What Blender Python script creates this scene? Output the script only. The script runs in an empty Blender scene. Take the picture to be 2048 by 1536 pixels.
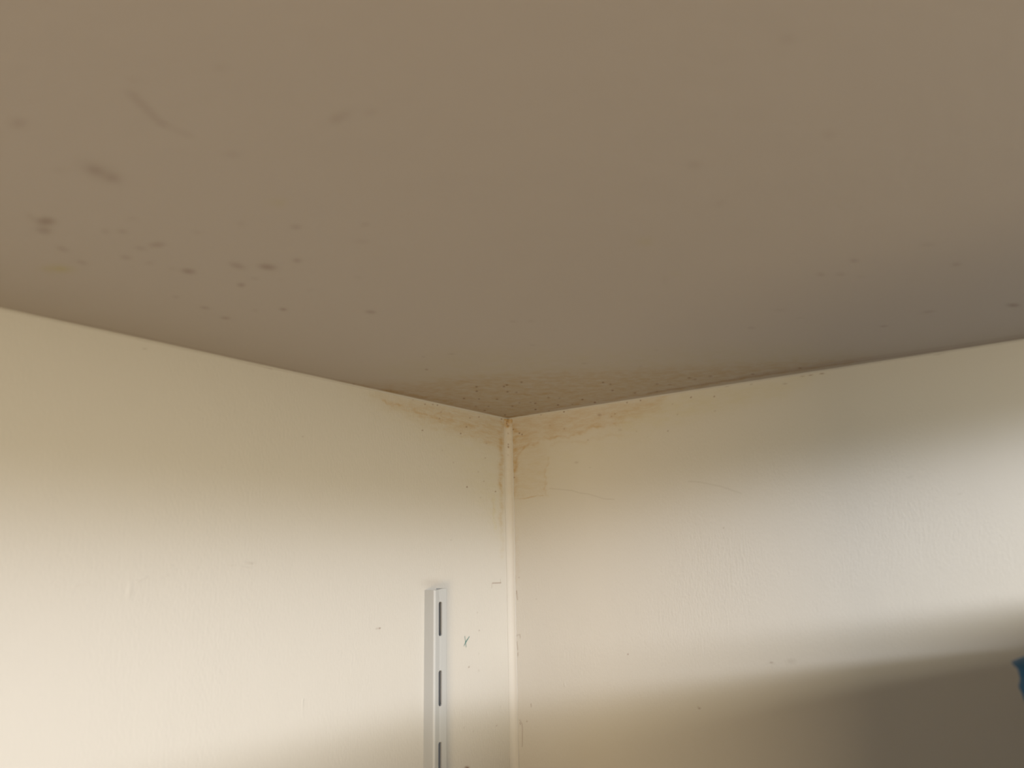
import bpy, math, random
import numpy as np
from mathutils import Vector, Matrix

# ------------------------------------------------------------------ camera, lights, exposure
S = bpy.context.scene
C = S.collection
H = 2.30                      # ceiling height of the closet recess (corner of the two walls at x=0, y=0)
W_PX, H_PX, F_PX = 2048, 1536, 1500.0

S.view_settings.view_transform = 'Standard'
S.view_settings.look = 'None'
S.view_settings.gamma = 1.0
S.view_settings.use_curve_mapping = False
S.view_settings.exposure = 0.0

cam_data = bpy.data.cameras.new('camera')
cam = bpy.data.objects.new('camera', cam_data)
C.objects.link(cam)
S.camera = cam
az, pitch, roll = 0.63898, 0.22526, -0.01961
fw = Vector((math.cos(pitch)*math.cos(az), math.cos(pitch)*math.sin(az), math.sin(pitch)))
ri = Vector((math.sin(az), -math.cos(az), 0.0))
up = ri.cross(fw)
ri2 = math.cos(roll)*ri + math.sin(roll)*up
up2 = -math.sin(roll)*ri + math.cos(roll)*up
loc = Vector((-0.54751, -0.41278, H - 0.12441))
cam.matrix_world = Matrix(((ri2.x, up2.x, -fw.x, loc.x), (ri2.y, up2.y, -fw.y, loc.y),
                           (ri2.z, up2.z, -fw.z, loc.z), (0, 0, 0, 1)))
cam_data.sensor_width = 36.0
cam_data.lens = 36.0*F_PX/W_PX
cam_data.clip_start = 0.01
cam_data.dof.use_dof = True
cam_data.dof.focus_distance = 0.66
cam_data.dof.aperture_fstop = 6.8

world = bpy.data.worlds.new('world')
S.world = world
world.use_nodes = True
world.node_tree.nodes['Background'].inputs['Color'].default_value = (0.02, 0.02, 0.02, 1)
world.node_tree.nodes['Background'].inputs['Strength'].default_value = 0.0

P = dict(yh=-0.8367, hz=0.2443, s1d=1.1294, s1az=21.7786, s1z=0.0198, s1w=0.6312, s1h=0.12, s2d=2.1437, s2az=34.5613, s2z=0.1382, s2w=1.2512, s2h=0.08, s3d=1.9986, s3az=58.4782, s3z=-0.671, s4d=1.2655, s4az=11.6725, s4z=-1.1711, c1x=-0.4833, c1y=-0.4363, c1z=-0.1547, c2z=-0.1275, wa=0.4358, ca=0.3951, ra=0.343, xl=-0.7229)
LIGHTS = [[0.5895, 0.5412, 0.4331], [1.7469, 1.8424, 2.2116], [1.1618, 0.8621, 0.5207], [0.0, 0.0, 0.0]]
def area_light(name, dist, azim, z, w, h, power_rgb):
    T = Vector((-0.1, -0.05, H - 0.12))
    a = math.radians(azim)
    p = Vector((T.x - dist*math.sin(a), T.y - dist*math.cos(a), H + z))
    l = bpy.data.lights.new(name, 'AREA')
    l.shape = 'RECTANGLE'
    l.size, l.size_y = w, h
    m = max(power_rgb)
    if m <= 0: return
    l.energy = 20.0*m
    l.color = [c/m for c in power_rgb]
    o = bpy.data.objects.new(name, l)
    C.objects.link(o)
    o.location = p
    o.rotation_euler = (T - p).to_track_quat('-Z', 'Y').to_euler()
area_light('unseen_key_light', P['s1d'], P['s1az'], P['s1z'], P['s1w'], P['s1h'], LIGHTS[0])  # unseen source placed to suit the wall shadows; no window stands here
area_light('unseen_second_light', P['s2d'], P['s2az'], P['s2z'], P['s2w'], P['s2h'], LIGHTS[1])  # second unseen source for the stepped shadow edge; no door stands here
area_light('warm_fill_light', P['s3d'], P['s3az'], P['s3z'], 0.5, 0.5, LIGHTS[2])  # warm fill added to lift and tint the shaded surfaces; no lamp stands here

# ------------------------------------------------------------------ helpers
def tag(o, label=None, cat=None, group=None, kind=None):
    if label: o['label'] = label
    if cat: o['category'] = cat
    if group: o['group'] = group
    if kind: o['kind'] = kind
    return o

def mesh_obj(name, verts, faces, mat, parent=None, smooth=False):
    me = bpy.data.meshes.new(name)
    me.from_pydata([tuple(v) for v in verts], [], faces)
    me.validate()
    me.update()
    if smooth:
        me.polygons.foreach_set('use_smooth', [True]*len(me.polygons))
    me.materials.append(mat)
    o = bpy.data.objects.new(name, me)
    C.objects.link(o)
    if parent: o.parent = parent
    return o

def box_obj(name, a, b, mat, parent=None, bevel=0.0):
    vs = [(x, y, z) for x in (a[0], b[0]) for y in (a[1], b[1]) for z in (a[2], b[2])]
    fs = [(0, 1, 3, 2), (4, 6, 7, 5), (0, 4, 5, 1), (2, 3, 7, 6), (0, 2, 6, 4), (1, 5, 7, 3)]
    o = mesh_obj(name, vs, fs, mat, parent)
    if bevel:
        m = o.modifiers.new('bevel', 'BEVEL'); m.width = bevel; m.segments = 3
    return o

class NT:
    """small node-tree writer"""
    def __init__(s, name):
        s.m = bpy.data.materials.new(name); s.m.use_nodes = True
        s.t = s.m.node_tree; s.b = s.t.nodes['Principled BSDF']
    def n(s, typ, **kw):
        o = s.t.nodes.new(typ)
        for k, v in kw.items():
            if k.startswith('i_'):
                o.inputs[k[2:].replace('_', ' ')].default_value = v
            else: setattr(o, k, v)
        return o
    def l(s, a, b): s.t.links.new(a, b)
    def math(s, op, a, b=None, clamp=False):
        o = s.t.nodes.new('ShaderNodeMath'); o.operation = op; o.use_clamp = clamp
        for i, x in enumerate((a, b)):
            if x is None: continue
            if isinstance(x, (int, float)): o.inputs[i].default_value = x
            else: s.l(x, o.inputs[i])
        return o.outputs[0]
    def mix(s, f, a, b):
        o = s.t.nodes.new('ShaderNodeMix'); o.data_type = 'RGBA'
        for i, x in ((0, f), (6, a), (7, b)):
            if isinstance(x, (int, float)): o.inputs[i].default_value = x
            elif isinstance(x, tuple): o.inputs[i].default_value = (*x, 1)
            else: s.l(x, o.inputs[i])
        return o.outputs[2]

def paint(name, base, stretch, bump_d, rough=0.7, dirty=True, streak=None):
    """matt emulsion with roller texture; reads the hand-placed marks and joint shade of the 'dirt' and 'ink' attributes"""
    k = NT(name)
    tc = k.n('ShaderNodeTexCoord')
    mp = k.n('ShaderNodeMapping'); mp.inputs['Scale'].default_value = stretch
    k.l(tc.outputs['Object'], mp.inputs['Vector'])
    n1 = k.n('ShaderNodeTexNoise', i_Scale=1.0, i_Detail=3.0, i_Roughness=0.55); k.l(mp.outputs[0], n1.inputs['Vector'])
    n2 = k.n('ShaderNodeTexNoise', i_Scale=55.0, i_Detail=2.0); k.l(tc.outputs['Object'], n2.inputs['Vector'])
    n3 = k.n('ShaderNodeTexNoise', i_Scale=9.0, i_Detail=3.0); k.l(tc.outputs['Object'], n3.inputs['Vector'])
    # patches where the roller left more texture
    ramp = k.n('ShaderNodeMapRange'); k.l(n3.outputs[0], ramp.inputs[0])
    ramp.inputs[1].default_value = 0.4; ramp.inputs[2].default_value = 0.62
    ramp.inputs[3].default_value = 0.45; ramp.inputs[4].default_value = 1.25
    h = k.math('MULTIPLY', n1.outputs[0], ramp.outputs[0])
    h = k.math('ADD', h, k.math('MULTIPLY', n2.outputs[0], 0.9))
    col = k.mix(k.math('MULTIPLY', n3.outputs[0], 0.12), base, tuple(c*0.90 for c in base))
    if dirty:
        at = k.n('ShaderNodeAttribute', attribute_name='dirt_shade')
        sp = k.n('ShaderNodeSeparateColor'); k.l(at.outputs['Color'], sp.inputs[0])
        ink = k.n('ShaderNodeAttribute', attribute_name='ink')
        sp2 = k.n('ShaderNodeSeparateColor'); k.l(ink.outputs['Color'], sp2.inputs[0])
        ms = k.n('ShaderNodeMapping'); ms.inputs['Scale'].default_value = streak
        k.l(tc.outputs['Object'], ms.inputs['Vector'])
        ns = k.n('ShaderNodeTexNoise', i_Scale=1.0, i_Detail=5.0, i_Roughness=0.65); k.l(ms.outputs[0], ns.inputs['Vector'])
        rs = k.n('ShaderNodeMapRange'); k.l(ns.outputs[0], rs.inputs[0])
        rs.inputs[1].default_value = 0.36; rs.inputs[2].default_value = 0.64
        rs.inputs[3].default_value = 0.45; rs.inputs[4].default_value = 1.45
        br = k.math('MULTIPLY', sp.outputs[2], rs.outputs[0], True)
        ye = k.math('MULTIPLY', sp.outputs[1], rs.outputs[0], True)
        col = k.mix(ye, col, tuple(c*base[0]/0.8 for c in (0.75, 0.69, 0.46)))
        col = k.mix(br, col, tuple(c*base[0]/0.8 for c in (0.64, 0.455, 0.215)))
        col = k.mix(sp2.outputs[0], col, (0.005, 0.10, 0.09))
        col = k.mix(sp.outputs[0], col, (0.115, 0.052, 0.018))
        h = k.math('ADD', h, k.math('MULTIPLY', sp2.outputs[1], 4.0))
    k.l(col, k.b.inputs['Base Color'])
    k.b.inputs['Roughness'].default_value = rough
    k.b.inputs['Specular IOR Level'].default_value = 0.2
    bp = k.n('ShaderNodeBump'); bp.inputs['Strength'].default_value = 1.0
    bp.inputs['Distance'].default_value = bump_d
    k.l(h, bp.inputs['Height']); k.l(bp.outputs[0], k.b.inputs['Normal'])
    return k.m

def plain(name, col, rough=0.6, spec=0.3, metal=0.0):
    k = NT(name)
    tc = k.n('ShaderNodeTexCoord')
    n = k.n('ShaderNodeTexNoise', i_Scale=40.0, i_Detail=3.0); k.l(tc.outputs['Object'], n.inputs['Vector'])
    c = k.mix(k.math('MULTIPLY', n.outputs[0], 0.25), col, tuple(x*0.8 for x in col))
    k.l(c, k.b.inputs['Base Color'])
    k.b.inputs['Roughness'].default_value = rough
    k.b.inputs['Specular IOR Level'].default_value = spec
    k.b.inputs['Metallic'].default_value = metal
    return k.m

# ------------------------------------------------------------------ marks and painted joint shade on the surfaces
# millimetres from the corner of the recess, measured along each surface.
# ELL: (u, v, half-length, half-width, angle, strength, channel);  LINES: (points, width, strength, channel)
# PATCHES: (outline, softness, strength, channel).  channels: 0 dark spot and painted joint shade, 1 yellow, 2 brown damp and joint shade, 3 green ink, 4 raised paint
ELL = {
 'C': [(-187.7,-1.02,2.53,0.64,0.85,0.8,0),(-155.97,-7.03,2.71,0.68,0.8,0.28,0),(-185.64,-71.88,2.15,0.61,0.76,0.72,0),(-210.77,-92.87,1.89,0.57,0.76,0.32,0),(-122.09,-63.42,2.62,0.68,0.69,0.8,0),(-109.8,-53.54,2.77,0.69,0.69,0.8,0),(-108.98,-79.41,2.63,0.68,0.65,0.88,0),(-111.59,-84.1,2.58,0.67,0.64,0.88,0),(-92.31,-70.08,2.8,0.7,0.64,0.8,0),(-95.63,-28.56,3.02,0.72,0.7,0.8,0),(-86,-36.29,3.05,0.73,0.68,0.64,0),(-75.41,-46.52,3.07,0.73,0.66,0.64,0),(-64.54,-15.2,3.35,0.76,0.69,0.4,0),(-56.92,-22.91,3.36,0.77,0.67,0.48,0),(-44.6,-8.82,3.55,0.79,0.68,0.64,0),(-36.44,3.15,3.7,0.8,0.68,0.56,0),(-26.2,2.78,3.78,0.81,0.67,0.56,0),(-15.43,-8.88,3.8,0.81,0.65,0.72,0),(-70.56,-142.77,2.58,0.66,0.51,0.8,0),(-61.53,-143.92,2.65,0.67,0.5,0.56,0),(-41.17,-134.25,2.85,0.7,0.5,0.72,0),(-111.65,-97.69,2.51,0.66,0.62,0.8,0),(-18.11,-44.51,3.55,0.79,0.61,0.96,0),(-40.84,-60.29,3.26,0.75,0.61,0.72,0),(-21.59,-70.36,3.36,0.76,0.58,0.8,0),(-27.33,-98.2,3.16,0.74,0.54,0.8,0),(-9.51,-99.48,3.3,0.75,0.52,0.96,0),(-52.85,-81.81,3.04,0.73,0.59,0.48,0),(-44.33,-86.84,3.08,0.73,0.57,0.4,0),(-46.14,-59.12,3.23,0.75,0.61,0.4,0),(-51.16,-51.42,3.23,0.75,0.63,0.4,0),(-43.52,-38.24,3.37,0.77,0.64,0.56,0),(-86,-74.11,2.83,0.7,0.63,0.48,0),(-20.83,-143.16,2.97,0.71,0.47,0.56,0),(-38.7,-171.13,2.69,0.67,0.44,0.64,0),(-29.39,-177.26,2.74,0.67,0.42,0.48,0),(-14.08,-159.03,2.95,0.7,0.44,0.4,0),(-4.23,-49.37,3.64,0.8,0.59,0.4,0),(-15.66,-81.03,3.35,0.76,0.56,0.4,0),(-40.93,-198.1,2.55,0.64,0.4,0.8,0),(-33.47,-199.33,2.6,0.65,0.39,0.56,0),(-35.43,-212.14,2.53,0.63,0.37,0.72,0),(-21.73,-238.61,2.53,0.62,0.31,0.72,0),(-16.43,-270.16,2.45,0.59,0.26,0.8,0),(-33.15,-338.45,2.09,0.5,0.14,0.8,0),(-291.26,0.25,1.94,0.52,1.02,0.96,0),(-240.08,-0.7,2.21,0.58,0.93,0.64,0),(-95.99,-186.94,2.19,0.61,0.46,0.24,0),(-127.48,-214.78,1.87,0.55,0.43,0.24,0),(-205.14,-189.54,1.49,0.51,0.57,0.2,0),(-204.6,-111.09,1.88,1.44,2.27,0.28,0),(-188.12,-161.83,1.84,1.32,2.38,0.2,0),(-227.62,-188.83,1.64,1.07,2.34,0.24,0),(-233.26,-180.81,1.64,1.07,2.32,0.28,0),(-128.47,-162.14,2.07,1.57,2.54,0.16,0),(-465.67,-229.75,1.66,1.06,1.78,0.099,0),(-476.18,-184.21,3.16,1.6,1.47,0.1925,0),(-449.8,-173.59,3.1,2.16,0.97,0.2475,0),(-444.06,-172.82,2.77,1.84,1.14,0.2475,0),(-447.83,-173.44,8.21,5.65,-2.63,0.11,0),(-443.5,-121.41,4.11,2.4,1.63,0.44,0),(-440.52,-112.3,3.83,2.3,1.32,0.275,0),(-448.43,-121.09,3.88,1.35,-2.32,0.11,0),(-428.39,-99.21,3.22,1.93,-2.33,0.1925,0),(-417,-90.54,2.7,1.91,0.82,0.1925,0),(-425.68,-129.37,2.11,1.04,1.3,0.22,0),(-421.53,-134.08,2.12,1.57,1.46,0.22,0),(-406.76,-132.24,3.76,2,1.8,0.3025,0),(-409.18,-123.77,2.25,2.02,0.95,0.1925,0),(-408.11,-109.89,2.44,1.74,1.35,0.22,0),(-398.95,-111.52,2.35,1.27,1.53,0.165,0),(-383.44,-115.29,3.09,2.56,1.23,0.4125,0),(-373.72,-137.08,4.01,2.76,-2.73,0.2475,0),(-364.7,-145.82,3.47,3.4,2.61,0.385,0),(-361.24,-161.56,2.33,1.45,1.07,0.3575,0),(-359.02,-117.96,2.61,1.32,1.17,0.44,0),(-359.93,-129.89,1.91,1.41,1.83,0.165,0),(-382.36,-188.45,1.88,1.75,1.32,0.275,0),(-397.14,-174.82,2.23,0.85,1.03,0.165,0),(-366.98,-210.1,3.11,0.62,-1.85,0.2475,0),(-357.4,-197.45,3.53,1.97,2.19,0.099,0),(-369.31,-80.04,1.93,1.17,1.31,0.22,0),(-351.63,-76.08,2.3,1.93,3.08,0.3025,0),(-335.76,-69.22,2.32,2.12,1.44,0.33,0),(-325.19,-103.57,2.1,1.56,0.92,0.4675,0),(-333.37,-91.52,2.01,0.95,1.05,0.1925,0),(-293.91,-134.19,2.74,2.36,0.38,0.33,0),(-331.87,-166.61,1.69,1.28,-2.85,0.11,0),(-428.06,-216.55,2.81,1.64,2.06,0.11,0),(-425.01,-148.05,2.14,1.38,1.61,0.11,0),(-420.72,-259.22,3.63,1.38,1.52,0.165,0),(-420.89,-256.16,1.92,1.12,0.98,0.1375,0),(-416.82,-267.32,1.78,1.07,1.74,0.1375,0),(-403.16,-155.1,2.07,1.09,1.57,0.1375,0),(-389.25,-112.52,1.88,1.27,1.82,0.1375,0),(-454.54,-251.7,1.63,1.16,1.66,0.11,0),(-206.07,-349.11,2.36,1.43,-0.2,0.275,0),(-198.01,-332.8,2.61,1.34,3.04,0.2475,0),(-192.21,-340.09,2.44,1.91,-0.26,0.165,0),(-183.04,-346.83,2.23,1.34,2.72,0.11,0),(-171.33,-384.46,2.41,1.48,-0.15,0.2475,0),(-84.03,-400.45,4.65,2.1,2.8,0.4125,0),(-101.26,-362.95,3.02,2.43,1.86,0.1925,0),(-88.13,-338,2.19,1.66,2.7,0.3025,0),(-135.6,-277.89,2.31,1.57,-0.13,0.1925,0),(-205.31,-378.02,3.66,2.17,2.32,0.11,0),(-297.8,-323.82,2.92,0.97,-2.45,0.1375,0),(-374.05,-371.73,1.8,1.21,2.7,0.1375,0),(-330.11,-327.94,2.59,1.94,2.73,0.11,0),(-321.27,-368.36,2.48,1.54,-0.14,0.11,0),(-238.22,-273.32,7.69,0.92,0.44,0.066,0),(-457.01,-165.16,3.36,1.88,1.92,0.066,0),(-157.5,-301.06,3.22,1.89,2.52,0.11,0),(-136.08,-305.16,2.39,1.35,2.51,0.11,0),(-351.66,-136.88,1.32,0.97,1.91,0.11,0),(-334.67,-136.71,1.74,1.32,1.94,0.0825,0),(-419.95,-75.43,6.47,3.99,2.05,0.9,1),(-283.9,-286.28,4.25,2.78,0.3,0.3,1),(-399.32,-200.15,3.59,2.77,1.55,0.35,1),(-242.37,-280.3,2.79,2.09,-0.02,0.15,1)],
 'L': [(-110.84,-3.12,0.9,0.52,-2.92,0.64,0),(-101.57,-1.94,0.92,0.53,-2.92,0.56,0),(-95.88,-1.52,0.93,0.53,-2.92,0.8,0),(-113.53,-24.88,0.88,0.51,-2.96,0.8,0),(-66.54,-21.92,0.99,0.54,-2.97,0.8,0),(-58.91,-15.28,1.01,0.55,-2.96,0.72,0),(-54.13,-6.84,1.03,0.56,-2.95,0.48,0),(-41.75,-4.29,1.06,0.56,-2.95,0.56,0),(-91.56,-7.1,0.94,0.53,-2.94,0.4,0),(-93.38,-12.53,0.93,0.53,-2.95,0.56,0),(-33.52,-39.88,1.06,0.56,-3.01,0.4,0),(-89.82,-38.63,0.93,0.52,-3,0.28,0),(-31.59,-26.8,1.08,0.57,-2.99,0.32,0),(-58.7,-66.81,0.99,0.54,-3.05,0.96,0),(-19.61,-68.45,1.08,0.56,-3.06,0.72,0),(-35.9,-60.5,1.05,0.55,-3.04,0.4,0),(-43.42,-52.87,1.03,0.55,-3.03,0.32,0),(-75.95,-47.5,0.95,0.53,-3.02,0.32,0),(-124.72,-1.53,0.86,0.51,-2.91,0.32,0),(-57.66,-210.74,0.95,0.48,2.98,0.72,0),(-44.97,-215.43,0.97,0.49,2.98,0.4,0),(-22.69,-260.83,1.02,0.48,2.92,0.4,0),(-16.95,-247.45,1.04,0.49,2.95,0.32,0),(-52.4,-260.28,0.95,0.46,2.91,0.24,0),(-44.06,-184.05,0.98,0.5,3.03,0.4,0),(-46.14,-169.62,0.98,0.51,3.05,0.24,0),(-44.78,-202.4,0.98,0.49,3,0.24,0),(-341.9,-5.4,0.44,0.36,-2.68,0.4,0),(-344.6,-11.95,0.44,0.36,-2.7,0.48,0),(-229.81,-43.1,0.62,0.43,-2.97,0.48,0),(-79.19,-110.88,0.92,0.51,-3.13,0.24,0),(-155.81,-172.96,0.73,0.43,3,0.8,0),(-63.7,-255.46,0.93,0.46,2.91,0.4,0),(-40.74,-74.76,1.03,0.54,-3.07,0.24,0),(-9.15,-1.74,1.15,0.59,-2.95,0.8,0),(-264.19,-125.61,2.84,0.45,3.12,0.1,0),(-277.22,-126.83,2.72,0.44,3.12,0.08,0),(-100.41,-143.85,11.63,3.39,3.1,0.12,0),(-60.62,-284.98,3.1,1.05,2.9,0.9,0)],
 'R': [(-13.37,-15.34,0.88,0.6,-2.96,0.88,0),(-16.22,-16.86,0.88,0.6,-2.96,0.8,0),(-6.46,-11.13,0.9,0.61,-2.95,0.64,0),(-37.78,-1.09,0.85,0.59,-2.93,0.8,0),(-62.35,-1.76,0.82,0.58,-2.92,0.96,0),(-61.99,-16.94,0.81,0.58,-2.95,0.4,0),(-6.19,-55.16,0.88,0.59,-3.02,0.72,0),(-85.59,-29.3,0.77,0.56,-2.97,0.32,0),(-112.85,-10.14,0.74,0.55,-2.92,0.4,0),(-109.41,-11.92,0.74,0.56,-2.93,0.32,0),(-66.57,-0.75,0.81,0.58,-2.92,0.48,0),(-137.11,-2.05,0.71,0.54,-2.9,0.72,0),(-124.65,-2.02,0.73,0.55,-2.9,0.64,0),(-181.02,-5.63,0.65,0.52,-2.88,0.8,0),(-200,-7.65,0.63,0.51,-2.88,0.72,0),(-229.46,-2.45,0.59,0.5,-2.84,0.56,0),(-159.57,-29.95,0.67,0.53,-2.96,0.56,0),(-168.61,-17.75,0.66,0.52,-2.92,0.32,0),(-199.51,-18.96,0.62,0.51,-2.92,0.4,0),(-198.81,-107.16,0.6,0.48,3.09,0.32,0),(-353.62,-91.97,0.43,0.4,2.63,0.4,0),(-113.6,-200.67,0.69,0.48,2.97,0.8,0),(-351.71,-196.46,0.43,0.35,2.53,0.4,0),(-317.47,-233.39,0.46,0.35,2.59,0.64,0),(-14.66,-260.11,0.81,0.51,2.95,0.4,0),(-9.5,-143.02,0.84,0.56,3.12,0.32,0),(-27.54,-160.89,0.81,0.54,3.08,0.24,0),(-165.06,-8.79,0.67,0.53,-2.9,0.24,0),(-131.87,-27.21,0.71,0.54,-2.96,0.24,0),(-47.13,-12.21,0.83,0.59,-2.94,0.24,0),(-86.41,-52.84,0.76,0.55,-3.02,0.2,0),(-210.2,-0.85,1.97,0.43,-2.99,0.64,0),(-266.88,-2.25,1.75,0.4,-2.98,0.4,0),(-272.47,-2.33,1.73,0.4,-2.98,0.56,0),(-280.37,-2.5,1.7,0.4,-2.98,0.72,0),(-353.13,-1.22,1.43,0.37,-2.96,0.56,0),(-254.06,-5.83,1.79,0.41,-2.99,0.4,0),(-73.13,-47.43,2.01,1.07,-3.04,0.2,0),(-97.94,-9.18,1.96,1.07,-2.98,0.32,0),(-327.23,-79.15,1.17,0.81,-3.11,0.16,0),(-116.77,-24.24,1.88,1.04,-3,0.16,0),(-3.34,-7.03,1.28,0.87,-2.94,0.88,0),(-2.26,-3.62,1.29,0.87,-2.94,0.8,0),(-2.69,-9.76,1.28,0.86,-2.95,0.48,0),(-1.49,-11.96,1.28,0.86,-2.95,0.48,0),(-239.37,-198.09,3.39,1.61,3.03,0.14,0),(-225.52,-200.1,1.63,0.56,-2.79,0.4,0),(-169.54,-234.75,1.41,0.56,-2.77,0.5,0)],
}
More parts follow.
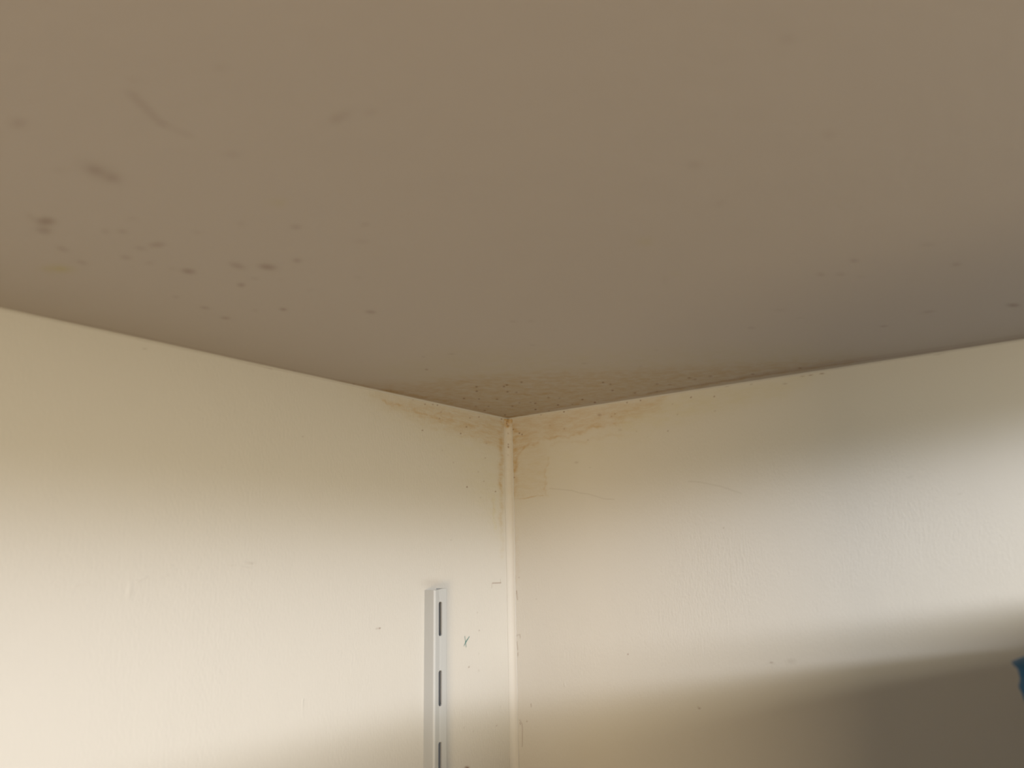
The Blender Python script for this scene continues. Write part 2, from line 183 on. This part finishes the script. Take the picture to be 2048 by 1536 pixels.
LINES = {
 'C': [
  ([[-464.1,-223.5],[-460.2,-221.4],[-456.4,-219.2],[-453.1,-217.0],[-450.7,-216.1]],1.29,0.3,0),
  ([[-450.7,-216.1],[-446.7,-216.4],[-441.5,-215.9]],0.98,0.16,0),
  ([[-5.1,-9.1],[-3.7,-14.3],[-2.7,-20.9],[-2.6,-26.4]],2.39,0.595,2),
  ([[-4.3,-6.2],[-16.2,-89.0],[-12.7,-152.2],[-14.0,-226.2],[-10.3,-301.8]],6.12,0.289,2),  # brown stain plus painted shade along the right ceiling joint
  ([[-12.7,-152.2],[-14.0,-226.2],[-10.3,-301.8],[-4.4,-361.0],[-4.8,-403.9]],4.17,0.22,0),  # shade of the right ceiling joint painted as a dark band
  ([[-18.8,-227.9],[-16.2,-303.1],[-11.4,-361.9],[-11.4,-404.2]],5.61,0.14,0),  # wider, fainter part of the same painted joint shade
  ([[-417.8,-0.6],[-369.7,-4.9],[-294.2,-4.0],[-193.7,-4.0],[-116.6,-5.4]],2.39,0.14,0),  # shade of the left ceiling joint painted as a dark band
  ([[-215.8,2.1],[-190.5,-0.4],[-113.7,-2.7],[-9.5,-4.3]],6.25,0.289,2),  # brown stain plus painted shade along the left ceiling joint
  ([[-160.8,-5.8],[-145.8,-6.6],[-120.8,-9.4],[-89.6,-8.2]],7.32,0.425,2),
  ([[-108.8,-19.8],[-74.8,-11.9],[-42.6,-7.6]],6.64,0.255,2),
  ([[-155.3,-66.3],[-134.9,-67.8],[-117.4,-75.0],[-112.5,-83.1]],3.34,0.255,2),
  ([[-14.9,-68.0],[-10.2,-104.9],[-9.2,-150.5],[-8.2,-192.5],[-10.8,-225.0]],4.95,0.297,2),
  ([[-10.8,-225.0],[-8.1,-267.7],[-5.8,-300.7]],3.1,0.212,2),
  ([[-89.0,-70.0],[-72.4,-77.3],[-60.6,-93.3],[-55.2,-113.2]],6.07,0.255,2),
  ([[-81.1,-97.7],[-76.7,-113.1],[-61.7,-135.0]],3.42,0.17,2),
 ],
 'L': [
  ([[-280.6,-0.5],[-277.3,-0.6],[-272.6,-0.7]],0.34,0.8,0),
  ([[-272.6,-0.7],[-256.6,-1.2]],0.29,0.35,0),
  ([[-25.6,-146.8],[-13.7,-147.1]],0.44,0.6,0),
  ([[-14.5,-144.2],[-14.4,-146.3]],0.33,0.3,0),
  ([[-26.3,-147.1],[-26.7,-150.8]],0.32,0.25,0),
  ([[-62.5,-187.1],[-61.7,-191.0],[-60.9,-195.3]],0.44,0.8,3),
  ([[-57.0,-187.9],[-60.1,-190.4],[-63.4,-193.8]],0.44,0.95,3),
  ([[-59.5,-189.9],[-61.7,-191.8]],0.83,0.9,3),
  ([[-159.6,-173.0],[-155.7,-173.0]],0.28,0.3,0),
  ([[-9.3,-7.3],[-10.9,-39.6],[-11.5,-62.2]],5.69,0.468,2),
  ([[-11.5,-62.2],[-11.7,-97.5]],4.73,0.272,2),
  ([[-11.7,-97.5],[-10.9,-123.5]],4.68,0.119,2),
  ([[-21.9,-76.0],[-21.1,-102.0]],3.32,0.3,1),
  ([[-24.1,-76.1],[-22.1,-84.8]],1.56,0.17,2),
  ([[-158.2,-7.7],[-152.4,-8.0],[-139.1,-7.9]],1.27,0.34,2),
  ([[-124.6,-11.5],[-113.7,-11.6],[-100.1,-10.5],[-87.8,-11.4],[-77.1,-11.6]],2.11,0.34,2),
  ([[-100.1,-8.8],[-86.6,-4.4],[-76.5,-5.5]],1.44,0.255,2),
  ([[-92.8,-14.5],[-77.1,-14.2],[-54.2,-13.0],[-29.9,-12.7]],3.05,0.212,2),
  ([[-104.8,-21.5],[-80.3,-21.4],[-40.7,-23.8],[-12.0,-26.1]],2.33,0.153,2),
  ([[-338.8,-127.9],[-338.1,-138.3],[-337.1,-146.5]],0.53,0.228,4),
  ([[-335.0,-134.2],[-329.7,-131.8]],0.81,0.228,4),
  ([[-269.4,-125.5],[-263.8,-125.9]],0.65,0.304,4),
  ([[-271.4,-127.5],[-265.8,-128.6]],0.65,0.19,4),
  ([[-366.5,-135.0],[-358.5,-133.1]],0.62,0.19,4),
  ([[-343.3,-129.0],[-341.2,-125.2]],0.53,0.152,4),
  ([[-221.0,-211.0],[-220.4,-221.8]],0.68,0.228,4),
  ([[-316.6,-125.7],[-313.4,-129.1]],0.85,0.152,4),
  ([[-323.2,-132.6],[-317.6,-131.1]],0.56,0.152,4),
  ([[-43.9,-237.9],[-44.6,-240.4]],0.64,0.061,4),
  ([[-36.3,-248.6],[-37.0,-251.1]],0.64,0.061,4),
  ([[-62.6,-233.2],[-63.2,-235.7]],0.62,0.061,4),
  ([[-69.9,-241.3],[-70.5,-243.7]],0.61,0.061,4),
  ([[-28.4,-278.4],[-29.1,-280.9]],0.64,0.061,4),
  ([[-41.9,-232.5],[-42.6,-235.0]],0.64,0.061,4),
  ([[-18.5,-282.3],[-19.2,-284.8]],0.65,0.061,4),
  ([[-77.6,-221.8],[-78.2,-224.3]],0.6,0.061,4),
  ([[-56.4,-225.5],[-57.0,-228.0]],0.63,0.061,4),
 ],
 'R': [
  ([[-173.9,-70.9],[-182.4,-72.0],[-199.5,-76.6],[-205.2,-78.9],[-214.7,-82.8]],0.27,0.16,0),
  ([[-45.1,-67.7],[-58.9,-69.7],[-67.6,-70.9],[-75.5,-73.6],[-82.9,-74.7],[-89.1,-76.7],[-99.0,-79.9],[-108.2,-80.8]],0.36,0.17,0),
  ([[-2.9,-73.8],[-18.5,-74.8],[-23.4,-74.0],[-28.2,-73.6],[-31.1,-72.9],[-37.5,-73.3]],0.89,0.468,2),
  ([[-7.2,-259.7],[-9.5,-262.6],[-9.9,-266.5],[-9.3,-280.2]],0.36,0.4,0),
  ([[-7.4,-262.0],[-7.9,-263.2]],0.54,0.5,0),
  ([[-19.3,-246.0],[-19.5,-247.9]],0.31,0.5,0),
  ([[-6.6,-154.5],[-6.7,-156.6]],0.48,0.6,0),
  ([[-6.8,-157.4],[-7.4,-161.7]],0.96,0.35,0),
  ([[-5.5,-192.1],[-6.1,-191.5],[-9.3,-191.2],[-9.5,-193.6]],0.33,0.4,0),
  ([[-5.9,-197.1],[-6.2,-199.1],[-6.6,-203.6]],0.56,0.4,0),
  ([[-6.7,-206.0],[-6.7,-208.5]],0.47,0.45,0),
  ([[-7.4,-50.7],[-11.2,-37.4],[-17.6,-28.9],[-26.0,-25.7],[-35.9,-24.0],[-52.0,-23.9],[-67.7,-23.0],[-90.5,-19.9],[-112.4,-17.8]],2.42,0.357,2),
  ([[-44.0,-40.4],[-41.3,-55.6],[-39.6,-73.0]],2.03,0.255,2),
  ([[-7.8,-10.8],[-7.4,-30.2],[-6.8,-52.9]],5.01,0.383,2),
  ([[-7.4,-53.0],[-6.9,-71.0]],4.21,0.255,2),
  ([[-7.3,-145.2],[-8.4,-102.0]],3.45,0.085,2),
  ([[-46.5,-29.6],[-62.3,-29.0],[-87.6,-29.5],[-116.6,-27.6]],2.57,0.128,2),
  ([[-53.6,-226.7],[-53.7,-228.6]],1.08,0.266,4),
  ([[-316.1,-233.4],[-316.6,-233.6]],0.7,0.38,4),
 ],
}
PATCHES = {
 'C': [
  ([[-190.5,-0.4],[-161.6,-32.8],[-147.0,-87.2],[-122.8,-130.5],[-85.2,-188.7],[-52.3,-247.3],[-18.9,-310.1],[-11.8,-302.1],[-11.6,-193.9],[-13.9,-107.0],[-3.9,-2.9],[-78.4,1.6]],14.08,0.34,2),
  ([[-205.3,-47.4],[-212.2,-116.6],[-151.2,-187.4],[-79.1,-288.5],[-24.6,-311.3],[-13.9,-10.6]],18.98,0.26,1),
 ],
 'L': [
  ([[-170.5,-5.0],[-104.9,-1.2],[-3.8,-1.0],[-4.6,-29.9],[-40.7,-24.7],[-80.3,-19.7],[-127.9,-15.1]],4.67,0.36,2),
  ([[-190.0,-2.5],[-3.8,-1.0],[-8.4,-110.5],[-41.5,-81.2],[-67.7,-48.9],[-110.6,-32.4],[-160.0,-14.9]],12.6,0.2,1),
 ],
 'R': [
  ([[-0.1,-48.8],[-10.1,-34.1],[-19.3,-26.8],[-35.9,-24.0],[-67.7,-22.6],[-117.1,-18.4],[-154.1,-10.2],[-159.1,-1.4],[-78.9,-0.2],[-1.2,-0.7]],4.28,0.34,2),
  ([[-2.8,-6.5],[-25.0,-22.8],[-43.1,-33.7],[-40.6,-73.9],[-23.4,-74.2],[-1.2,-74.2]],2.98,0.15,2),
  ([[-112.8,-11.1],[-159.1,-1.4],[-250.8,-2.5],[-279.0,-2.5],[-249.7,-13.6],[-203.6,-19.5],[-157.4,-24.9],[-116.6,-26.7]],5.57,0.33,1),
  ([[-2.6,-15.8],[-117.0,-20.1],[-143.5,-35.5],[-71.4,-53.7],[-1.1,-79.6]],14.04,0.16,1),
 ],
}

def seg_dist(U, V, p, q):
    dx, dy = q[0]-p[0], q[1]-p[1]
    L2 = dx*dx + dy*dy + 1e-9
    t = np.clip(((U-p[0])*dx + (V-p[1])*dy)/L2, 0, 1)
    return np.hypot(U-p[0]-t*dx, V-p[1]-t*dy)

def dirt_shade(surface, U, V):
    ch = np.zeros((5,) + U.shape)
    def add(c, m):
        ch[c] = 1 - (1-ch[c])*(1-np.clip(m, 0, 1))
    for (u, v, a, b, th, st, c) in ELL[surface]:
        if st >= 0.2 and b < 1.2:
            a = min(a, 4*b)
        r = 3*a
        i = (abs(U-u) < r) & (abs(V-v) < r)
        if not i.any(): continue
        x = (U[i]-u)*math.cos(th) + (V[i]-v)*math.sin(th)
        y = -(U[i]-u)*math.sin(th) + (V[i]-v)*math.cos(th)
        m = np.zeros(U.shape); m[i] = st*np.exp(-((x/a)**2 + (y/b)**2)**1.3)
        add(c, m)
    # damp never dries with a straight edge: wander the outlines of the stains a little
    U0, V0 = U, V
    U1 = U + 0.9*np.sin(V*0.41 + 1.3) + 0.5*np.sin(V*1.13 + U*0.5) + 0.9*np.sin(V*0.17 + U*0.11)
    V1 = V + 0.8*np.sin(U*0.37 + 0.4) + 0.45*np.sin(U*0.97 - V*0.6) + 0.8*np.sin(U*0.13 - V*0.19)
    for (pts, w, st, c) in LINES[surface]:
        U, V = (U1, V1) if (c in (1, 2) and w > 1) else (U0, V0)
        d = np.full(U.shape, 1e9)
        for p, q in zip(pts[:-1], pts[1:]):
            d = np.minimum(d, seg_dist(U, V, p, q))
        add(c, st*np.exp(-(d/max(w*0.6, 0.42))**2))
    U, V = U1, V1
    for (pts, soft, st, c) in PATCHES[surface]:
        ins = np.zeros(U.shape, bool); d = np.full(U.shape, 1e9)
        n = len(pts)
        for k in range(n):
            p, q = pts[k], pts[(k+1) % n]
            cond = ((p[1] > V) != (q[1] > V))
            xx = (q[0]-p[0])*(V-p[1])/((q[1]-p[1]) or 1e-9) + p[0]
            ins ^= cond & (U < xx)
            d = np.minimum(d, seg_dist(U, V, p, q))
        sd = np.where(ins, d, -d)
        add(c, st/(1+np.exp(-np.clip(sd/(soft*0.45), -30, 30))))
    return ch

def grid_lines(stops):
    """stops: [(upto_mm, step_mm), ...] measured outward from the corner"""
    out = [0.0]
    for upto, step in stops:
        while out[-1] < upto - 1e-6:
            out.append(min(upto, out[-1] + step))
    return np.array(out)

def painted_surface(name, surface, gu, gv, place, flip, mat, back):
    """dense sheet with the marks and any painted shade of one wall or ceiling, closed at the back so it is a slab of real thickness"""
    nu, nv = len(gu), len(gv)
    U, V = np.meshgrid(-gu, -gv, indexing='ij')
    ch = dirt_shade(surface, U, V)
    co = place(U/1000, V/1000).reshape(-1, 3)
    i = np.arange(nu*nv).reshape(nu, nv)
    q = np.stack([i[:-1, :-1], i[1:, :-1], i[1:, 1:], i[:-1, 1:]], -1).reshape(-1, 4)
    if flip: q = q[:, ::-1]
    # back corners
    cor = [i[0, 0], i[-1, 0], i[-1, -1], i[0, -1]]
    bk = co[cor] + np.array(back)
    n0 = len(co)
    co = np.vstack([co, bk])
    edges = [i[:, 0], i[-1, :], i[::-1, -1], i[0, ::-1]]
    extra = []
    for k, e in enumerate(edges):
        a, b = n0+k, n0+(k+1) % 4
        extra.append([int(t) for t in e] + [b, a])
    extra.append([n0, n0+1, n0+2, n0+3])
    if not flip: extra = [f[::-1] for f in extra]
    loops = np.concatenate([q.reshape(-1), np.array(sum(extra, []))]).astype(np.int32)
    tot = np.concatenate([np.full(len(q), 4), np.array([len(f) for f in extra])]).astype(np.int32)
    start = np.concatenate([[0], np.cumsum(tot)[:-1]]).astype(np.int32)
    me = bpy.data.meshes.new(name)
    me.vertices.add(len(co)); me.vertices.foreach_set('co', co.astype(np.float32).reshape(-1))
    me.loops.add(len(loops)); me.loops.foreach_set('vertex_index', loops)
    me.polygons.add(len(tot)); me.polygons.foreach_set('loop_start', start); me.polygons.foreach_set('loop_total', tot)
    me.update(calc_edges=True)
    for nm, cc in (('dirt_shade', (0, 1, 2)), ('ink', (3, 4, 4))):
        at = me.attributes.new(nm, 'FLOAT_COLOR', 'POINT')
        arr = np.zeros((len(co), 4), np.float32); arr[:, 3] = 1
        for k, c in enumerate(cc): arr[:n0, k] = ch[c].reshape(-1)
        at.data.foreach_set('color', arr.reshape(-1))
    me.materials.append(mat)
    o = bpy.data.objects.new(name, me); C.objects.link(o)
    tag(o, kind='structure')
    return o

WALL = tuple(c*P['wa'] for c in (1.0, 0.967, 0.868))
CEIL = tuple(c*P['ca'] for c in (1.02, 0.95, 0.88))
m_wl = paint('left wall emulsion', WALL, (620, 620, 270), 0.00026, streak=(60, 60, 330))
m_wr = paint('right wall emulsion', WALL, (620, 620, 300), 0.00015, streak=(60, 70, 260))
m_ce = paint('ceiling emulsion', CEIL, (300, 300, 300), 0.00015, streak=(110, 110, 60))
m_room = paint('room emulsion', tuple(c*P['ra'] for c in (1.0, 0.96, 0.90)), (300, 300, 200), 0.0002, dirty=False)
m_caulk = paint('painted caulk', tuple(c*0.93 for c in WALL), (260, 260, 90), 0.0001, streak=(200, 200, 200))

near = [(170, 0.6), (300, 1.0), (520, 2.0)]
painted_surface('wall_left', 'L', grid_lines(near + [(800, 40), (3200, 300)]), grid_lines([(190, 0.6), (300, 1.0), (400, 10), (H*1000, 190)]),
                lambda u, z: np.stack([u, 0*u, H + z], -1), False, m_wl, (0, 0.10, 0))
painted_surface('wall_right', 'R', grid_lines(near + [(800, 40), (3800, 300)]), grid_lines([(190, 0.6), (300, 1.0), (400, 10), (H*1000, 190)]),
                lambda v, z: np.stack([0*v, v, H + z], -1), True, m_wr, (0.10, 0, 0))
painted_surface('ceiling', 'C', grid_lines([(180, 0.8), (560, 1.6), (-P['xl']*1000, 20)]), grid_lines([(160, 0.8), (480, 1.6), (-P['yh']*1000, 20)]),
                lambda x, y: np.stack([x, y, 0*x + H], -1), True, m_ce, (0, 0, 0.04))

# the room the recess opens on
def slab(name, a, b, m): return tag(box_obj(name, a, b, m), kind='structure')
XR, YR = -3.2, -3.8
slab('trim_header', (XR, P['yh'], H + 0.0005), (0.0, P['yh'] + 0.05, H + 0.6), m_room)
slab('wall_back', (XR, YR, 0), (0.0, YR + 0.1, H + 0.6), m_room)
slab('wall_side', (XR - 0.1, YR, 0), (XR, 0.0, H + 0.6), m_room)
slab('wall_upper_right', (0.0, YR, H), (0.1, P['yh'], H + 0.6), m_room)
slab('wall_upper_left', (XR, 0.0, H), (P['xl'], 0.1, H + 0.6), m_room)
slab('ceiling_upper', (XR, YR, H + P['hz'] + 0.2), (0.1, 0.1, H + P['hz'] + 0.3), m_room)
k = NT('oak floorboards')
tc = k.n('ShaderNodeTexCoord'); bk = k.n('ShaderNodeTexBrick', i_Scale=1.0)
bk.inputs['Color1'].default_value = (0.36, 0.23, 0.125, 1); bk.inputs['Color2'].default_value = (0.33, 0.205, 0.11, 1)
bk.inputs['Mortar'].default_value = (0.12, 0.07, 0.04, 1); bk.inputs['Mortar Size'].default_value = 0.002
bk.inputs['Brick Width'].default_value = 1.2; bk.inputs['Row Height'].default_value = 0.12
k.l(tc.outputs['Object'], bk.inputs['Vector']); k.l(bk.outputs['Color'], k.b.inputs['Base Color'])
k.b.inputs['Roughness'].default_value = 0.45
slab('floor', (XR - 0.1, YR, -0.1), (0.1, 0.1, 0.0), k.m)

# ------------------------------------------------------------------ filled joints (concave, slightly wavy, hand-smoothed)
def fillet(name, p0, p1, e1, e2, r, n=220, bulge=0.0, seed=1, taper=None, step=None):
    """strip of filler along p0-p1; e1,e2 = directions along the two surfaces, r = leg length"""
    rnd = np.random.RandomState(seed)
    p0, p1, e1, e2 = map(Vector, (p0, p1, e1, e2))
    wob = np.convolve(rnd.randn(n + 40), np.ones(21)/21, 'same')[20:20+n]
    wob = 1 + 0.14*wob
    seg = 8
    vs, fs = [], []
    for i in range(n):
        t = i/(n-1)
        # finer spacing near the corner end
        p = p0.lerp(p1, t**2.4)
        rr = r*wob[i]*(taper(t) if taper else 1)
        for j in range(seg+1):
            s = j/seg
            # straight chord bent towards (concave) or away from (bulge) the corner
            a, b = (1-s), s
            th = s*math.pi/2          # concave arc tangent to both surfaces, flattened by bulge
            ca, cb = 1 - math.sin(th), 1 - math.cos(th)
            vs.append(p + e1*(rr*(ca*(1-bulge) + a*bulge)) + e2*(rr*(cb*(1-bulge) + b*bulge)))
        vs.append(p - e1*0.0005 - e2*0.0005)
    m = seg + 2
    for i in range(n-1):
        for j in range(m):
            a = i*m + j; b = i*m + (j+1) % m
            fs.append((a, b, b+m, a+m))
    fs.append(tuple(range(m-1, -1, -1))); fs.append(tuple((n-1)*m + j for j in range(m)))
    o = mesh_obj(name, vs, fs, m_caulk)
    for i, f in enumerate(o.data.polygons): f.use_smooth = (i < (n-1)*m and i % m < seg)
    tag(o, kind='structure')
    return o
fillet('trim_1', (0, 0, H - 0.001), (0, 0, 0.0), (-1, 0, 0), (0, -1, 0), 0.0056, 900, 0.0, 3)
def soil_bead(o):
    """mould at the top of the corner bead: a pitted brown plug and a few flecks further down"""
    me = o.data
    n = len(me.vertices)
    co = np.zeros(n*3, np.float32); me.vertices.foreach_get('co', co); co = co.reshape(-1, 3)*1000
    z = H*1000 - co[:, 2]; t = (co[:, 0] - co[:, 1])           # across the bead
    dark = np.zeros(n); brown = np.zeros(n)
    for zz, tt, r, st in ((3.2, -0.8, 1.0, .9), (5.2, -1.2, 0.8, .9), (4.4, 0.6, 0.6, .5), (7.3, 0.3, 0.9, .8), (6.3, -1.6, 0.5, .5), (1.5, 0.2, 1.0, .6),
                          (14.4, 0.3, 0.8, .5), (24.6, 0.2, 0.7, .7), (27.0, 0.0, 0.9, .8), (34.5, -0.6, 0.7, .4), (60, 0.8, 0.6, .3)):
        dark = np.maximum(dark, st*np.exp(-((z-zz)**2 + (t-tt)**2)/(r*r)))
    ring = np.exp(-((np.hypot(z-5.6, t) - 2.6)/0.7)**2)
    brown = np.clip(0.75*ring + 0.55/(1+np.exp((z-8.5)/0.7)) + 0.22*np.exp(-z/60), 0, 1)
    at = me.attributes.new('dirt_shade', 'FLOAT_COLOR', 'POINT')
    arr = np.zeros((n, 4), np.float32); arr[:, 0] = dark; arr[:, 2] = brown; arr[:, 3] = 1
    at.data.foreach_set('color', arr.reshape(-1))
soil_bead(bpy.data.objects['trim_1'])
fillet('trim_2', (0, 0, H), (P['xl'], 0, H), (0, -1, 0), (0, 0, -1), 0.0012, 400, 0.1, 5)
fillet('trim_3', (0, 0, H), (0, P['yh'], H), (-1, 0, 0), (0, 0, -1), 0.0012, 400, 0.1, 7)

# ------------------------------------------------------------------ shelving upright on the left wall
def upright():
    X0, X1, D = -0.1100, -0.0955, 0.0105          # side face, right edge, depth from the wall
    top, bot = H - 0.1480, H - 1.45
    th = 0.0012
    xm = (X0 + X1)/2
    hw, gy = 0.0018, 0.0006                        # half slot width, depth of the shallow crease down the middle
    R = 0.0016
    # outer profile, wall to front to wall (x, y)
    prof = [(X0, 0.0)]
    for a in np.linspace(0, math.pi/2, 6):
        prof.append((X0 + R - R*math.cos(a), -D + R - R*math.sin(a)))
    prof += [(xm - hw, -D + gy), (xm + hw, -D + gy*0.6)]
    for a in np.linspace(0, math.pi/2, 5):
        prof.append((X1 - R*0.6 + R*0.6*math.sin(a), -D + R*0.6 - R*0.6*math.cos(a)))
    prof.append((X1, 0.0))
    slot_edge = 7                                   # prof[7]..prof[8] is the slotted strip
    def inner(p):
        x = min(max(p[0], X0 + th), X1 - th); y = min(p[1] + th, 0.0)
        return (x, y)
    # z levels: slots 25 mm long every 50 mm
    zs = [top]
    slots = []
    z = H - 0.1576
    while z - 0.025 > bot + 0.01:
        slots.append((z, z - 0.025)); zs += [z, z - 0.0012, z - 0.0238, z - 0.025]
        z -= 0.0497
    zs.append(bot)
    n = len(prof)
    vs = []
    def ring(zz, shrink=0.0):
        base = len(vs)
        for k, p in enumerate(prof):
            x = p[0]
            if k == slot_edge: x += shrink
            if k == slot_edge + 1: x -= shrink
            zc = zz
            if zz == top and k <= slot_edge - 1: zc = zz - 0.0008
            if zz == top and k == slot_edge: zc = zz - 0.0004
            vs.append((x, p[1], zc))
        for k, p in enumerate(prof):
            q = inner(p); x = q[0]
            if k == slot_edge: x += shrink
            if k == slot_edge + 1: x -= shrink
            vs.append((x, q[1], vs[base + k][2]))
        return base
    rings = []
    for zz in zs:
        sh = 0.0
        for a, b in slots:
            if abs(zz - a) < 1e-9 or abs(zz - b) < 1e-9: sh = 0.0009
        rings.append(ring(zz, sh))
    fs = []
    for r0, r1, za, zb in zip(rings[:-1], rings[1:], zs[:-1], zs[1:]):
        mid = (za + zb)/2
        hole = any(b < mid < a for a, b in slots)
        for k in range(n-1):
            if hole and k == slot_edge:
                # side walls of the slot
                fs.append((r0+k, r1+k, r1+n+k, r0+n+k)); fs.append((r0+k+1, r0+n+k+1, r1+n+k+1, r1+k+1))
                continue
            fs.append((r0+k, r0+k+1, r1+k+1, r1+k))
            fs.append((r0+n+k, r1+n+k, r1+n+k+1, r0+n+k+1))
        fs.append((r0, r1, r1+n, r0+n)); fs.append((r0+n-1, r0+2*n-1, r1+2*n-1, r1+n-1))
    for r in (rings[0], rings[-1]):
        for k in range(n-1):
            fs.append((r+k, r+n+k, r+n+k+1, r+k+1))
    # slot end walls
    for a, b in slots:
        for e in (a, b):
            r = rings[zs.index(e)]
            fs.append((r+slot_edge, r+slot_edge+1, r+n+slot_edge+1, r+n+slot_edge))
    k = NT('grey white powder coat')
    tc = k.n('ShaderNodeTexCoord')
    no = k.n('ShaderNodeTexNoise', i_Scale=120.0, i_Detail=2.0); k.l(tc.outputs['Object'], no.inputs['Vector'])
    c = k.mix(k.math('MULTIPLY', no.outputs[0], 0.25), (0.345, 0.355, 0.345), (0.32, 0.33, 0.32))
    k.l(c, k.b.inputs['Base Color']); k.b.inputs['Roughness'].default_value = 0.34
    k.b.inputs['Specular IOR Level'].default_value = 0.35
    o = mesh_obj('shelf_upright', vs, fs, k.m)
    import bmesh
    bm = bmesh.new(); bm.from_mesh(o.data); bmesh.ops.recalc_face_normals(bm, faces=bm.faces)
    bm.to_mesh(o.data); bm.free()
    tag(o, 'pale grey metal slotted shelving upright fixed to the left wall beside the corner', 'shelf upright')
    return o
upright()

# ------------------------------------------------------------------ things standing against the right wall, mostly beyond the frame
m_card = plain('grey board', (0.15, 0.17, 0.19), 0.85, 0.15)
m_tape = plain('pale tape', (0.26, 0.28, 0.30), 0.35, 0.4)
m_wood = plain('dark stained cupboard', (0.22, 0.14, 0.08), 0.5, 0.3)

def cardboard_box(a, b, label, mid=None):
    root = bpy.data.objects.new('storage_box', None); C.objects.link(root)
    root.location = ((a[0]+b[0])/2, (a[1]+b[1])/2, a[2])
    o = root.location
    la = [a[i]-o[i] for i in range(3)]; lb = [b[i]-o[i] for i in range(3)]
    box_obj('carton', la, (lb[0], lb[1], lb[2]-0.003), m_card, root, 0.003)
    cx = (la[0]+lb[0])/2
    box_obj('flap', (la[0], la[1], lb[2]-0.003), (cx-0.0012, lb[1], lb[2]), m_card, root, 0.001)
    box_obj('flap', (cx+0.0012, la[1], lb[2]-0.003), (lb[0], lb[1], lb[2]), m_card, root, 0.001)
    box_obj('tape', (cx-0.024, la[1]-0.0004, lb[2]), (cx+0.024, lb[1]+0.0004, lb[2]+0.0004), m_tape, root)
    tag(root, label, 'box')
    return root

def cupboard(a, b):
    root = bpy.data.objects.new('cupboard', None); C.objects.link(root)
    root.location = ((a[0]+b[0])/2, (a[1]+b[1])/2, a[2]); o = root.location
    la = [a[i]-o[i] for i in range(3)]; lb = [b[i]-o[i] for i in range(3)]
    box_obj('carcass', la, lb, m_wood, root, 0.002)
    my = (la[1]+lb[1])/2
    for s in (0, 1):
        y0, y1 = (la[1]+0.004, my-0.002) if s == 0 else (my+0.002, lb[1]-0.004)
        d = box_obj('door', (la[0]-0.018, y0, la[2]+0.06), (la[0]-0.0005, y1, lb[2]-0.02), m_wood, root, 0.002)
        yk = y1-0.03 if s == 0 else y0+0.03
        box_obj('handle', (la[0]-0.035, yk-0.006, 0.9), (la[0]-0.018, yk+0.006, 1.05), m_tape, d, 0.003)
    tag(root, 'tall dark wooden cupboard against the right wall under the boxes', 'cupboard')

cx0, cy0, cz0 = P['c1x'], P['c1y'], P['c1z']
base = H - 0.62
cupboard((-0.46, -0.80, 0.0), (-0.003, -0.425, base))
cardboard_box((-0.238, -0.79, base), (-0.004, -0.430, H - 0.232), 'low grey box against the right wall carrying the blue bag')
cardboard_box((cx0, cy0 - 0.25, base), (-0.240, cy0, H + cz0), 'taller grey box beside the blue bag on the cupboard')
cardboard_box((-0.236, -0.78, H - 0.2315), (-0.004, -0.535, H + P['c2z']), 'small grey box behind the blue bag on the low box')

def blue_bag():
    k = NT('blue plastic')
    tc = k.n('ShaderNodeTexCoord')
    no = k.n('ShaderNodeTexNoise', i_Scale=30.0, i_Detail=3.0); k.l(tc.outputs['Object'], no.inputs['Vector'])
    c = k.mix(no.outputs[0], (0.0, 0.11, 0.23), (0.0, 0.045, 0.13))
    k.l(c, k.b.inputs['Base Color']); k.b.inputs['Roughness'].default_value = 0.6; k.b.inputs['Specular IOR Level'].default_value = 0.2
    bp = k.n('ShaderNodeBump'); bp.inputs['Strength'].default_value = 0.6; bp.inputs['Distance'].default_value = 0.004
    k.l(no.outputs[0], bp.inputs['Height']); k.l(bp.outputs[0], k.b.inputs['Normal'])
    # rounded body, widest at the top fold and drawn in towards the base
    cx, cy = -0.120, -0.4525
    lv = [(-0.2312, 0.35), (-0.226, 0.52), (-0.216, 0.68), (-0.205, 0.79), (-0.197, 0.875), (-0.191, 0.945), (-0.1875, 0.968), (-0.1845, 0.975), (-0.182, 0.985), (-0.179, 0.972), (-0.175, 0.975), (-0.1725, 1.0), (-0.1705, 0.94), (-0.1685, 0.78), (-0.167, 0.45), (-0.1665, 0.15)]
    a, b, N = 0.075, 0.060, 96
    vs, fs = [], []
    rnd = random.Random(4)
    for z, s in lv:
        for j in range(N):
            t = 2*math.pi*j/N
            # superellipse turned so that one blunt corner points into the frame
            ct, st = math.cos(t), math.sin(t)
            e = 0.5
            x = math.copysign(abs(ct)**e, ct)*a*s; y = math.copysign(abs(st)**e, st)*b*s
            w = 1 + 0.012*math.sin(5*t + z*90)*(1 if abs(z+0.18) > 0.012 else 0.2)
            r = math.radians(-24)
            vs.append(((x*math.cos(r) - y*math.sin(r))*w, (x*math.sin(r) + y*math.cos(r))*w, z))
    n = len(lv)
    for i in range(n-1):
        for j in range(N):
            fs.append((i*N+j, i*N+(j+1) % N, (i+1)*N+(j+1) % N, (i+1)*N+j))
    fs.append(tuple(range(N-1, -1, -1))); fs.append(tuple((n-1)*N+j for j in range(N)))
    o = mesh_obj('plastic_bag', vs, fs, k.m, smooth=True)
    o.location = (cx, cy, H)
    tag(o, 'bright blue plastic bag poking in at the right edge below the lit band', 'bag')
    return o
blue_bag()
